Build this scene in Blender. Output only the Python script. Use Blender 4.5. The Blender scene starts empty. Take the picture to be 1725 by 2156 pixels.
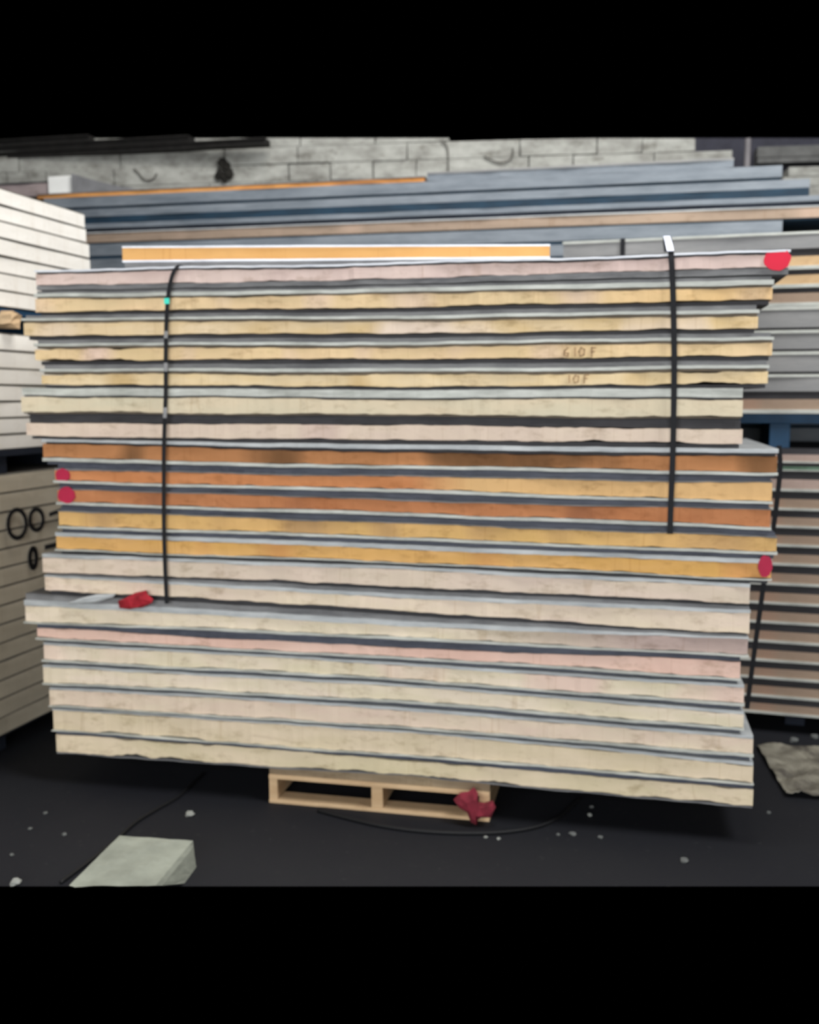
import bpy, bmesh, math, random
from mathutils import Vector, Matrix
random.seed(7)
scene = bpy.context.scene
COL = scene.collection

# ------------------------------------------------------------------ camera, light, exposure
W_PX, H_PX, F_PX = 1725, 2156, 2100.0
CAM = Vector((0.978, -3.985, 1.767))
PITCH = math.atan((1078 - 837) / F_PX)
YAW = math.radians(11.96)
FWD = Vector((-math.sin(YAW), math.cos(YAW), 0)); RIGHT = Vector((math.cos(YAW), math.sin(YAW), 0)); UP = Vector((0, 0, 1))
F3 = FWD * math.cos(PITCH) - UP * math.sin(PITCH)
U3 = UP * math.cos(PITCH) + FWD * math.sin(PITCH)
cd = bpy.data.cameras.new('camera'); cam = bpy.data.objects.new('camera', cd); COL.objects.link(cam)
cam.location = CAM; cam.rotation_euler = (math.pi / 2 - PITCH, 0, YAW)
cd.sensor_fit = 'HORIZONTAL'; cd.sensor_width = 36; cd.lens = 36 * F_PX / W_PX
cd.clip_start = 0.05; cd.clip_end = 100
cd.dof.use_dof = True; cd.dof.focus_distance = 2.0; cd.dof.aperture_fstop = 4.0   # the photo is softly out of focus all over
scene.camera = cam

world = bpy.data.worlds.new('world'); scene.world = world; world.use_nodes = True
world.node_tree.nodes['Background'].inputs[0].default_value = (0, 0, 0, 1)   # enclosed unlit shed: nothing beyond

def area(name, loc, target, sx, sy, power, color):
    l = bpy.data.lights.new(name, 'AREA'); l.shape = 'RECTANGLE'; l.size = sx; l.size_y = sy
    l.energy = power; l.color = color
    o = bpy.data.objects.new(name, l); COL.objects.link(o); o.location = loc
    o.rotation_euler = (Vector(target) - Vector(loc)).to_track_quat('-Z', 'Y').to_euler()
    return o
area('open_shed_side', (0.2, -8.0, 2.3), (0, 0.4, 1.0), 7, 3.4, 610, (0.96, 0.98, 1.0))
area('roof_skylight', (0.5, 0.2, 6.9), (-0.4, 0.5, 1.8), 2.4, 2.6, 310, (1.0, 0.985, 0.96))
area('right_fill', (4.2, -1.6, 6.2), (1.4, 0.5, 1.5), 2.0, 2.0, 300, (0.98, 0.99, 1.0))  # added fill from the right for the right stack and ledge top

scene.view_settings.view_transform = 'Standard'; scene.view_settings.look = 'None'
scene.view_settings.exposure = 0.0; scene.view_settings.gamma = 1.0; scene.view_settings.use_curve_mapping = False

# ------------------------------------------------------------------ helpers: where a point of the photo lies on a plane
def ray(px, py):
    return F3 + RIGHT * ((px - W_PX / 2) / F_PX) - U3 * ((py - H_PX / 2) / F_PX)
class Frame:
    """upright front plane of a stack: origin on the floor, x along the front, y into the stack"""
    def __init__(s, x, y, deg):
        s.o = Vector((x, y, 0)); s.a = math.radians(deg)
        s.x = Vector((math.cos(s.a), math.sin(s.a), 0)); s.y = Vector((-math.sin(s.a), math.cos(s.a), 0))
    def hit(s, px, py, off=0.0):
        r = ray(px, py); t = ((s.o + s.y * off - CAM).dot(s.y)) / r.dot(s.y)
        return CAM + r * t - s.o
    def X(s, px, py, off=0.0): return s.hit(px, py, off).dot(s.x)
    def Z(s, px, py, off=0.0): return s.hit(px, py, off).z
    def w(s, x, y, z): return s.o + s.x * x + s.y * y + Vector((0, 0, z))
def floor_at(px, py, z=0.0):
    r = ray(px, py); t = (z - CAM.z) / r.z
    return CAM + r * t

def srgb(r, g, b):
    f = lambda c: (c / 255 / 12.92) if c / 255 <= 0.04045 else ((c / 255 + 0.055) / 1.055) ** 2.4
    return (f(r), f(g), f(b), 1)

# ------------------------------------------------------------------ materials
def new_mat(name, rough=0.7, metal=0.0, spec=0.3):
    m = bpy.data.materials.new(name); m.use_nodes = True
    nt = m.node_tree; b = nt.nodes['Principled BSDF']
    b.inputs['Roughness'].default_value = rough; b.inputs['Metallic'].default_value = metal
    b.inputs['Specular IOR Level'].default_value = spec
    return m, nt, b
def noise(nt, scale, stretch=(1, 1, 1), detail=4, rough=0.6, dist=0.0, offs=True):
    tc = nt.nodes.new('ShaderNodeTexCoord'); mp = nt.nodes.new('ShaderNodeMapping')
    mp.inputs['Scale'].default_value = stretch
    if offs: mp.inputs['Location'].default_value = (random.uniform(0, 50), random.uniform(0, 50), random.uniform(0, 50))
    nt.links.new(tc.outputs['Object'], mp.inputs['Vector'])
    n = nt.nodes.new('ShaderNodeTexNoise'); n.inputs['Scale'].default_value = scale
    n.inputs['Detail'].default_value = detail; n.inputs['Roughness'].default_value = rough; n.inputs['Distortion'].default_value = dist
    nt.links.new(mp.outputs[0], n.inputs['Vector'])
    return n.outputs['Fac']
def ramp(nt, fac, stops, interp='LINEAR'):
    r = nt.nodes.new('ShaderNodeValToRGB'); r.color_ramp.interpolation = interp
    el = r.color_ramp.elements
    el[0].position, el[0].color = stops[0]; el[1].position, el[1].color = stops[-1]
    for p, c in stops[1:-1]:
        e = el.new(p); e.color = c
    nt.links.new(fac, r.inputs[0]); return r.outputs[0]
def mix(nt, fac, a, b, mode='MIX'):
    m = nt.nodes.new('ShaderNodeMix'); m.data_type = 'RGBA'; m.blend_type = mode
    for s, v in ((m.inputs[0], fac), (m.inputs[6], a), (m.inputs[7], b)):
        if isinstance(v, (int, float)): s.default_value = v
        elif isinstance(v, tuple): s.default_value = v
        else: nt.links.new(v, s)
    return m.outputs[2]
def bump(nt, b, fac, strength=0.3, dist=0.004):
    bp = nt.nodes.new('ShaderNodeBump'); bp.inputs['Strength'].default_value = strength; bp.inputs['Distance'].default_value = dist
    nt.links.new(fac, bp.inputs['Height']); nt.links.new(bp.outputs[0], b.inputs['Normal'])
def foam(name, ca, cb, patch=None, patch_amt=(0.55, 0.68), fade=None, blot=0.17):
    """ca..cb streaky foam; patch: a third colour in blocks along the edge; fade=(x0, x1, colour): another colour from x0 to x1 on"""
    m, nt, b = new_mat(name, 0.9, 0, 0.15)
    c = ramp(nt, noise(nt, 2.0, (1.2, 0.4, 5), 3), [(0.34, ca), (0.66, cb)])
    if fade:
        tc = nt.nodes.new('ShaderNodeTexCoord'); sp = nt.nodes.new('ShaderNodeSeparateXYZ'); nt.links.new(tc.outputs['Object'], sp.inputs[0])
        mr = nt.nodes.new('ShaderNodeMapRange'); mr.inputs[1].default_value = fade[0]; mr.inputs[2].default_value = fade[1]
        nt.links.new(sp.outputs[0], mr.inputs[0]); c = mix(nt, mr.outputs[0], c, fade[2])
    if patch:
        pf = ramp(nt, noise(nt, 1.0, (3.2, 0.2, 1.2), 1, 0.4), [(patch_amt[0], (0, 0, 0, 1)), (patch_amt[1], (1, 1, 1, 1))])
        c = mix(nt, pf, c, patch)
    d = ramp(nt, noise(nt, 9.0, (1, 1, 2.2), 5, 0.7), [(0.30, (0.62, 0.58, 0.52, 1)), (0.46, (1, 1, 1, 1))])
    c = mix(nt, blot * 4, c, d, 'MULTIPLY')
    # cut seams across the foam here and there
    s = ramp(nt, noise(nt, 1.0, (9, 0.05, 0.3), 0, 0.2), [(0.492, (1, 1, 1, 1)), (0.5, (0.78, 0.72, 0.64, 1)), (0.508, (1, 1, 1, 1))])
    c = mix(nt, 0.5, c, s, 'MULTIPLY')
    st = ramp(nt, noise(nt, 3.0, (1.3, 1, 3.5), 6, 0.8, 0.6), [(0.30, (0.68, 0.64, 0.6, 1)), (0.42, (1, 1, 1, 1)), (0.62, (1, 1, 1, 1)), (0.72, (1.08, 1.06, 1.03, 1))])
    c = mix(nt, min(1.0, blot * 4), c, st, 'MULTIPLY')
    nt.links.new(c, b.inputs['Base Color'])
    bump(nt, b, noise(nt, 60, (1, 1, 1), 4), 0.5, 0.003)
    return m
def sheet(name, ca, cb, rough=0.5, metal=0.0, sc=4):
    m, nt, b = new_mat(name, rough, metal, 0.4)
    c = ramp(nt, noise(nt, sc, (1, 1, 6), 5, 0.7), [(0.35, ca), (0.65, cb)])
    nt.links.new(c, b.inputs['Base Color'])
    bump(nt, b, noise(nt, 14, (0.5, 1, 1), 3), 0.15, 0.004)
    return m
def plain(name, col, rough=0.7, var=0.25, sc=12, metal=0.0):
    m, nt, b = new_mat(name, rough, metal)
    dk = tuple(v * (1 - var) for v in col[:3]) + (1,)
    nt.links.new(ramp(nt, noise(nt, sc, (1, 1, 1), 5), [(0.35, dk), (0.65, col)]), b.inputs['Base Color'])
    return m

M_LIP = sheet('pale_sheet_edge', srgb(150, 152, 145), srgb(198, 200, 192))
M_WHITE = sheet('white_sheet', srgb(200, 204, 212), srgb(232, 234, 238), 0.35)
M_GAP = sheet('dark_sheet_gap_shade', srgb(38, 37, 40), srgb(56, 55, 58), 0.7)  # dark rib steel, toned further down to paint in the gap shade
M_NAVYGAP = sheet('slate_sheet_gap_shade', srgb(48, 51, 62), srgb(78, 82, 94), 0.6)  # slate sheet with the cool shadow of the gaps in its colour
M_MID = sheet('mid_grey_sheet', srgb(86, 86, 88), srgb(124, 124, 124), 0.6)
M_BROWN = sheet('brown_edge_line', srgb(88, 78, 66), srgb(120, 108, 92), 0.8)  # thin brown strip along the foam edges
M_PALEBLUE = sheet('pale_blue_sheet', srgb(150, 154, 156), srgb(188, 191, 191), 0.5)
M_BLUEGREY = sheet('blue_grey_sheet', srgb(98, 106, 114), srgb(128, 135, 142), 0.45, sc=2)
M_GREY = sheet('warm_grey_sheet', srgb(120, 120, 120), srgb(142, 141, 139), 0.5, sc=2)
M_NAVY = sheet('navy_sheet', srgb(10, 34, 50), srgb(20, 52, 72), 0.7)
M_BLUE = plain('blue_paint', srgb(36, 74, 106), 0.6)
M_DARKNAVY = plain('dark_navy_paint', srgb(28, 34, 46), 0.8)
M_BLACK = plain('black_strapping', srgb(15, 16, 21), 0.7, 0.1)
M_INK = plain('black_ink', srgb(38, 36, 38), 0.8)
M_BROWNINK = plain('faded_brown_ink', srgb(180, 148, 112), 0.8)
M_RED = plain('red_spray_paint', srgb(222, 28, 62), 0.6, 0.1)
M_DARKRED = plain('crimson_spray_paint', srgb(176, 28, 66), 0.6, 0.2)
M_WOOD = foam('pallet_timber', srgb(182, 152, 116), srgb(206, 178, 142), blot=0.08)
M_CONC = plain('pale_stone', srgb(146, 150, 138), 0.9, 0.25, 7)

# ------------------------------------------------------------------ object helpers
def mesh_obj(name, bm, mats, parent=None, smooth=False, bevel=0):
    bmesh.ops.recalc_face_normals(bm, faces=bm.faces)
    me = bpy.data.meshes.new(name); bm.to_mesh(me); bm.free()
    for m in (mats if isinstance(mats, (list, tuple)) else [mats]): me.materials.append(m)
    if smooth:
        for p in me.polygons: p.use_smooth = True
    o = bpy.data.objects.new(name, me); COL.objects.link(o)
    if parent: o.parent = parent
    if bevel:
        md = o.modifiers.new('bevel', 'BEVEL'); md.width = bevel; md.segments = 2; md.limit_method = 'ANGLE'
    return o
def tag(o, label, cat, group=None, kind=None):
    if label: o['label'] = label
    if cat: o['category'] = cat
    if group: o['group'] = group
    if kind: o['kind'] = kind
    return o
def thing(name, label, cat, loc, rz=0, group=None):
    o = bpy.data.objects.new(name, None); COL.objects.link(o); o.empty_display_size = 0.1
    o.location = loc; o.rotation_euler = (0, 0, rz)
    return tag(o, label, cat, group)
def box(bm, x0, x1, y0, y1, z0, z1, mi=0):
    v = [bm.verts.new(p) for p in ((x0, y0, z0), (x1, y0, z0), (x1, y1, z0), (x0, y1, z0), (x0, y0, z1), (x1, y0, z1), (x1, y1, z1), (x0, y1, z1))]
    for f in ((0, 3, 2, 1), (4, 5, 6, 7), (0, 1, 5, 4), (1, 2, 6, 5), (2, 3, 7, 6), (3, 0, 4, 7)):
        fc = bm.faces.new([v[i] for i in f]); fc.material_index = mi
def wave(seed, amp, l=0.35):
    r = random.Random(seed); ph = [(r.uniform(0.5, 1.6) * 6.28 / l * k, r.uniform(0, 6.28), amp / k ** 0.6) for k in (0.35, 1, 2.3, 5)]
    return lambda x: sum(a * math.sin(f * x + p) for f, p, a in ph) * 0.5
def strip(bm, x0, x1, yf, yb, z0, z1, n=40, mi=0):
    """bar along x whose front yf(x), bottom z0(x), top z1(x) may wander"""
    rings = []
    for i in range(n + 1):
        x = x0 + (x1 - x0) * i / n
        a, lo, hi = yf(x), z0(x), z1(x)
        rings.append([bm.verts.new(p) for p in ((x, a, lo), (x, a, hi), (x, yb, hi), (x, yb, lo))])
    for i in range(n):
        p, q = rings[i], rings[i + 1]
        for k in range(4):
            f = bm.faces.new((p[k], q[k], q[(k + 1) % 4], p[(k + 1) % 4])); f.material_index = mi
    for r in (rings[0], rings[-1]):
        f = bm.faces.new(r); f.material_index = mi
def const(v): return lambda x: v
def poly3(xs, zs):
    def f(x):
        if x <= xs[1]: t = (x - xs[0]) / (xs[1] - xs[0]); return zs[0] + (zs[1] - zs[0]) * t
        t = (x - xs[1]) / (xs[2] - xs[1]); return zs[1] + (zs[2] - zs[1]) * t
    return f
def tube(bm, pts, r, n=8):
    rings = []
    for i, p in enumerate(pts):
        p = Vector(p); d = (Vector(pts[min(i + 1, len(pts) - 1)]) - Vector(pts[max(i - 1, 0)])).normalized()
        u = d.cross(Vector((0, 0, 1)));
        if u.length < 1e-3: u = Vector((1, 0, 0))
        u.normalize(); v = d.cross(u)
        rings.append([bm.verts.new(p + u * r * math.cos(6.2832 * k / n) + v * r * math.sin(6.2832 * k / n)) for k in range(n)])
    for a, b in zip(rings, rings[1:]):
        for k in range(n): bm.faces.new((a[k], b[k], b[(k + 1) % n], a[(k + 1) % n]))
    bm.faces.new(rings[0]); bm.faces.new(rings[-1])
def ribbon(bm, pts, wdir, width, thick, mi=0):
    """flat strap of the given width (along wdir) through pts"""
    wdir = Vector(wdir).normalized(); rings = []
    for i, p in enumerate(pts):
        p = Vector(p); d = (Vector(pts[min(i + 1, len(pts) - 1)]) - Vector(pts[max(i - 1, 0)])).normalized()
        nrm = d.cross(wdir).normalized()
        rings.append([bm.verts.new(p + wdir * sx * width / 2 + nrm * sn * thick / 2) for sx, sn in ((-1, -1), (1, -1), (1, 1), (-1, 1))])
    for a, b in zip(rings, rings[1:]):
        for k in range(4):
            f = bm.faces.new((a[k], b[k], b[(k + 1) % 4], a[(k + 1) % 4])); f.material_index = mi
    bm.faces.new(rings[0]); bm.faces.new(rings[-1])
def smooth_path(pts, n=8):
    pts = [Vector(p) for p in pts]; out = []
    for i in range(len(pts) - 1):
        p0, p1, p2, p3 = pts[max(i - 1, 0)], pts[i], pts[i + 1], pts[min(i + 2, len(pts) - 1)]
        for k in range(n):
            t = k / n
            out.append(0.5 * ((2 * p1) + (p2 - p0) * t + (2 * p0 - 5 * p1 + 4 * p2 - p3) * t * t + (3 * p1 - p0 - 3 * p2 + p3) * t ** 3))
    out.append(pts[-1]); return out

def crumb(seed, amp, zones=()):
    a, b = wave(seed + 900, amp, 0.31), wave(seed + 950, amp * 0.5, 0.083)
    def f(x):
        k = 1.0
        for (x0, x1, m) in zones:
            if x0 < x < x1: k = m
        return (abs(a(x)) + abs(b(x)) * 0.7) * k
    return f
def panel(fr, label, cat, group, x0, x1, cb, ct, below, above, mat, depth=1.0, yset=0.0, seed=0, rough=0.003, name='insulated_panel', n=40, cr=None, torn=()):
    """insulated sandwich panel: foam core between cb(x) and ct(x); below / above = strips of the sheet skins
    below: list of (z0, z1, setback, material) under the core, above: the same over it"""
    xc = (x0 + x1) / 2
    zbase = min((below[-1][0] if below else cb)(x) for x in (x0, xc, x1))
    root = thing(name, label, cat, fr.w(xc, yset, zbase), fr.a, group)
    sh = lambda f, d=0: (lambda x: f(x + xc) - zbase)
    wv = wave(seed, rough)
    k1 = crumb(seed, cr, torn) if cr else const(0); k2 = crumb(seed + 33, cr, torn) if cr else const(0)
    dent = wave(seed + 71, rough * 0.3, 0.11) if cr else const(0)
    bm = bmesh.new(); strip(bm, x0 - xc, x1 - xc, lambda x: 0.004 + wv(x) + dent(x), depth, lambda x: cb(x + xc) + k1(x + xc) - zbase, lambda x: ct(x + xc) - k2(x + xc) * 0.7 - zbase, n)
    mesh_obj('foam_core', bm, mat, root)
    for nm, parts in (('top_skin', above), ('bottom_skin', below)):
        if not parts: continue
        bm = bmesh.new(); mats = []
        for k, (z0, z1, sb, mm) in enumerate(parts):
            if mm not in mats: mats.append(mm)
            w2 = wave(seed * 7 + k + (50 if nm == 'top_skin' else 0), 0.003)
            ex = -min(0, sb) * 0.5
            strip(bm, x0 - xc - ex + max(0, sb) * 0.3, x1 - xc + ex - max(0, sb) * 0.3, lambda x, sb=sb, w2=w2: sb + w2(x), depth, sh(z0), sh(z1), n, mats.index(mm))
        mesh_obj(nm, bm, mats, root)
    return root
def lerp_f(a, b, t): return lambda x: a(x) * (1 - t) + b(x) * t
def ellipse_mark(root, x, z, rx, rz, mat, label=None, y=-0.004, name='paint_mark', cut=None, seed=1):
    r = random.Random(seed); bm = bmesh.new(); pts = []
    for k in range(28):
        a = 6.2832 * k / 28; q = 1 + r.uniform(-0.06, 0.06)
        pz = math.sin(a) * rz * q
        if cut is not None: pz = min(pz, cut)
        pts.append((x + math.cos(a) * rx * q, pz + z))
    f = [bm.verts.new((p[0], y, p[1])) for p in pts]; g = [bm.verts.new((p[0], y + 0.006, p[1])) for p in pts]
    bm.faces.new(f); bm.faces.new(g)
    for k in range(28): bm.faces.new((f[k], f[(k + 1) % 28], g[(k + 1) % 28], g[k]))
    o = mesh_obj(name, bm, mat, root)
    if label: o['label'] = label
    return o
def strokes(root, lines, width, mat, y=-0.004, name='handwriting', label=None):
    """pen strokes on a front face: lines = lists of (x, z)"""
    bm = bmesh.new()
    for ln in lines:
        pts = [Vector((p[0], y, p[1])) for p in ln]
        for a, b in zip(pts, pts[1:]):
            d = (b - a).normalized() * width * 0.3; nrm = Vector((-(b - a).z, 0, (b - a).x)).normalized() * width / 2
            q = [a - d + nrm, b + d + nrm, b + d - nrm, a - d - nrm]
            f = [bm.verts.new(v) for v in q]; g = [bm.verts.new(v + Vector((0, 0.005, 0))) for v in q]
            bm.faces.new(f); bm.faces.new(g)
            for k in range(4): bm.faces.new((f[k], f[(k + 1) % 4], g[(k + 1) % 4], g[k]))
    o = mesh_obj(name, bm, mat, root)
    if label: o['label'] = label
    return o

# ------------------------------------------------------------------ setting: floor and walls
m, nt, b = new_mat('dark_floor', 0.75, 0, 0.25)
c = ramp(nt, noise(nt, 0.9, (1, 1, 1), 5, 0.6), [(0.3, srgb(16, 17, 24)), (0.7, srgb(24, 25, 29))])
sp = ramp(nt, noise(nt, 38, (1, 1, 1), 3, 0.6), [(0.66, (0, 0, 0, 1)), (0.74, (1, 1, 1, 1))])
c = mix(nt, sp, c, srgb(38, 39, 41))
nt.links.new(c, b.inputs['Base Color']); bump(nt, b, noise(nt, 90, (1, 1, 1), 4), 0.35, 0.003)
M_FLOOR = m
e0, e1 = floor_at(-500, 1866), floor_at(2300, 1866)          # the slab ends where the yard begins
ed = (e1 - e0).normalized()
fa, fb = e0 - ed * 2.2, e1 + ed * 1.6
bm = bmesh.new()
vs = [bm.verts.new(p) for p in ((fa.x, fa.y, 0), (fb.x, fb.y, 0), (5.5, 6.0, 0), (-7.0, 6.0, 0))]
bm.faces.new(vs); fl = mesh_obj('floor', bm, M_FLOOR); tag(fl, None, None, None, 'structure')

m, nt, b = new_mat('pale_block', 0.95, 0, 0.1)
c = ramp(nt, noise(nt, 3.0, (1, 1, 2), 5, 0.7), [(0.3, srgb(124, 122, 116)), (0.55, srgb(172, 172, 165)), (0.75, srgb(192, 192, 185))])
c = mix(nt, ramp(nt, noise(nt, 11, (0.6, 1, 1.4), 6, 0.75), [(0.32, srgb(96, 92, 86)), (0.44, (1, 1, 1, 1))]), c, c)
d = ramp(nt, noise(nt, 6, (0.7, 1, 1.6), 6, 0.75), [(0.34, (0.45, 0.43, 0.4, 1)), (0.46, (1, 1, 1, 1))])
c = mix(nt, 0.75, c, d, 'MULTIPLY')
nt.links.new(c, b.inputs['Base Color']); bump(nt, b, noise(nt, 25, (1, 1, 1), 5), 0.6, 0.008)
M_BLOCK = m
WF = Frame(-1.0, 4.1, 4.4)
def wall_top(x):                                              # the wall follows the fall of the roof
    xa, xb = WF.X(0, 291), WF.X(1725, 291); za, zb = WF.Z(0, 291), WF.Z(1725, 291)
    return za + (zb - za) * (x - xa) / (xb - xa)
bm = bmesh.new()
rx0, rx1 = WF.X(-160, 400), WF.X(1460, 300)
box(bm, rx0, rx1 + 0.12, 0.16, 0.3, 0, 2.95)
zrow = WF.Z(900, 372); rows = []
z = zrow - 0.136 * 5
while z < 4.3: rows.append(z); z += 0.136
rnd = random.Random(3)
for ri, z in enumerate(rows):
    x = rx0 - rnd.uniform(0, 0.4)
    xend = rx1 + (0.30 if z < zrow + 0.10 else 0.02) + (0.05 if z < zrow else 0)
    while x < xend - 0.05:
        L = rnd.choice((0.35, 0.6, 0.62, 0.9, 1.2)); x2 = min(x + L, xend)
        ta, tb = wall_top(x), wall_top(x2); yy = rnd.uniform(-0.008, 0.008); g = 0.005
        za, zb = min(z + 0.136 - g, ta), min(z + 0.136 - g, tb)
        if min(za, zb) > z + 0.01:
            j = lambda: rnd.uniform(-0.004, 0.004)
            v = [bm.verts.new(p) for p in ((x + g + j(), yy, z + j()), (x2 - g + j(), yy, z + j()), (x2 - g, 0.3, z), (x + g, 0.3, z),
                                           (x + g + j(), yy, za + j() * (za < ta)), (x2 - g + j(), yy, zb + j() * (zb < tb)), (x2 - g, 0.3, zb), (x + g, 0.3, za))]
            for f in ((0, 3, 2, 1), (4, 5, 6, 7), (0, 1, 5, 4), (1, 2, 6, 5), (2, 3, 7, 6), (3, 0, 4, 7)): bm.faces.new([v[i] for i in f])
        x = x2
wb = mesh_obj('wall_back', bm, M_BLOCK); wb.location = WF.o; wb.rotation_euler = (0, 0, WF.a); tag(wb, None, None, None, 'structure')
# dark wall put in for the black void beyond the block wall
WD = Frame(-1.0, 4.9, 4.4)
bm = bmesh.new(); xa, xb = WD.X(1400, 291), WD.X(1960, 291)
za, zb = WD.Z(1400, 291), WD.Z(1960, 291)
strip(bm, xa, xb, const(0), 0.06, const(0), poly3((xa, (xa + xb) / 2, xb), (za, (za + zb) / 2, zb)), 6)
wd = mesh_obj('wall_right', bm, plain('void_dark', srgb(62, 62, 72), 0.8)); wd.location = WD.o; wd.rotation_euler = (0, 0, WD.a); tag(wd, None, None, None, 'structure')
# dark roof purlins at the top left, and bits at the top right
PF = Frame(0, 3.85, 0)
M_PURLIN = plain('near_black_steel', srgb(40, 38, 36), 0.85, 0.4)  # mottled dark tone for the steel beams
for i, (ya, h, xe) in enumerate(((334, 0.045, 560), (319, 0.04, 400), (306, 0.04, 190))):
    za = PF.Z(0, ya); bm = bmesh.new()
    box(bm, PF.X(-150, ya), PF.X(xe, 300), 0, 0.10, za, za + h); box(bm, PF.X(-150, ya), PF.X(xe, 300), -0.03, 0.0, za + h - 0.01, za + h)
    o = mesh_obj('trim_%d' % (i + 1), bm, M_PURLIN); o.location = (0, 3.85, 0); tag(o, None, None, None, 'structure')

exec_parts = []
# ------------------------------------------------------------------ main strapped stack
MF = Frame(0, 0, 0)
XS = (200, 860, 1500)
# foam core top/bottom rows read at three places along the front, and the two end positions
T = [ # left end, right end, (top,bottom)x3
 (75, 1663, (573, 600), (560, 586), (540, 568)),
 (74, 1628, (628, 655), (619, 647), (606, 633)),
 (48, 1597, (678, 706), (676, 702), (667, 694)),
 (73, 1628, (733, 759), (731, 756), (722, 751)),
 (87, 1618, (787, 812), (789, 814), (783, 811)),
 (45, 1565, (836, 869), (841, 874), (840, 879)),
 (55, 1565, (890, 920), (896, 928), (902, 935)),
 (90, 1638, (937, 967), (954, 981), (960, 992)),
 (115, 1627, (992, 1014), (1004, 1031), (1015, 1052)),
 (120, 1624, (1032, 1060), (1055, 1080), (1071, 1104)),
 (122, 1637, (1079, 1110), (1103, 1131), (1127, 1158)),
 (117, 1626, (1133, 1160), (1156, 1184), (1182, 1214)),
 (88, 1580, (1177, 1209), (1200, 1236), (1233, 1269)),
 (94, 1580, (1221, 1249), (1259, 1288), (1289, 1331)),
 (52, 1576, (1283, 1314), (1318, 1341), (1343, 1377)),
 (76, 1560, (1329, 1350), (1365, 1384), (1390, 1424)),
 (90, 1568, (1364, 1394), (1402, 1430), (1444, 1478)),
 (90, 1567, (1410, 1442), (1447, 1476), (1498, 1528)),
 (104, 1587, (1456, 1490), (1496, 1532), (1550, 1581)),
 (110, 1587, (1501, 1543), (1542, 1590), (1605, 1642)),
 (117, 1587, (1552, 1590), (1600, 1633), (1656, 1692)),
]
xs = tuple(MF.X(px, 1000) for px in XS)
cores = []
for (l, r, a, b2, c2) in T:
    zt = [MF.Z(px, q[0]) for px, q in zip(XS, (a, b2, c2))]; zb = [MF.Z(px, q[1]) for px, q in zip(XS, (a, b2, c2))]
    xs = tuple(MF.X(px, q[0]) for px, q in zip(XS, (a, b2, c2)))
    wa, wb_ = wave(len(cores) * 5 + 1, 0.0022, 0.6), wave(len(cores) * 5 + 2, 0.0022, 0.6)
    cores.append((lambda x, f=poly3(xs, zb), w=wa: f(x) + w(x), lambda x, f=poly3(xs, zt), w=wb_: f(x) + w(x), MF.X(l, a[0]), MF.X(r, c2[0])))
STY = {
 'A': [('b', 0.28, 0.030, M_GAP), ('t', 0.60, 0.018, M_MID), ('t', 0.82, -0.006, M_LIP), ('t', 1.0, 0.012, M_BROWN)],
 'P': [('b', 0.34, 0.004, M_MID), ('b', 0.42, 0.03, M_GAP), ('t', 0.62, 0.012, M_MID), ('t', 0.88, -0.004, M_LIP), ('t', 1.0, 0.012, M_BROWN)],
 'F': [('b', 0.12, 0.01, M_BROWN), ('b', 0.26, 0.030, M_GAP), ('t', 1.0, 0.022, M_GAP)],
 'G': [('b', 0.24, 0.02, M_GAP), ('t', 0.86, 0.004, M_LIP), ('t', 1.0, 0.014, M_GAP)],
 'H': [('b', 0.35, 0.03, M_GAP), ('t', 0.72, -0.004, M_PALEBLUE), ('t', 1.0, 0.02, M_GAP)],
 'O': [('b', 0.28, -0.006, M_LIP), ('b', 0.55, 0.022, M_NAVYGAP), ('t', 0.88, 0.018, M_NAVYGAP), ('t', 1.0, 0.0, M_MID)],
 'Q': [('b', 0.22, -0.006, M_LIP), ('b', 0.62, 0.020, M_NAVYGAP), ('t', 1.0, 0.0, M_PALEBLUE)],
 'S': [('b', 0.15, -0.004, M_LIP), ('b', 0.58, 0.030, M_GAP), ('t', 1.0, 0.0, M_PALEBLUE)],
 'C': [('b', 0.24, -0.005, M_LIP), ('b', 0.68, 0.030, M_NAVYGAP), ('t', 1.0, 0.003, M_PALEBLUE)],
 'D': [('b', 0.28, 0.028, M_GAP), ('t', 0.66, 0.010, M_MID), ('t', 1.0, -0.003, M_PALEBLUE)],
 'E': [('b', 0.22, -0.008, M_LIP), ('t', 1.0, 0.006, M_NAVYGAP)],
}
gap_style = 'PAAAGFHOOOQSDDECCCCE'
cream1, cream2, pink1 = srgb(212, 200, 172), srgb(224, 208, 188), srgb(220, 194, 178)
tan1, tan2 = srgb(214, 186, 138), srgb(230, 200, 158)
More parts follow.
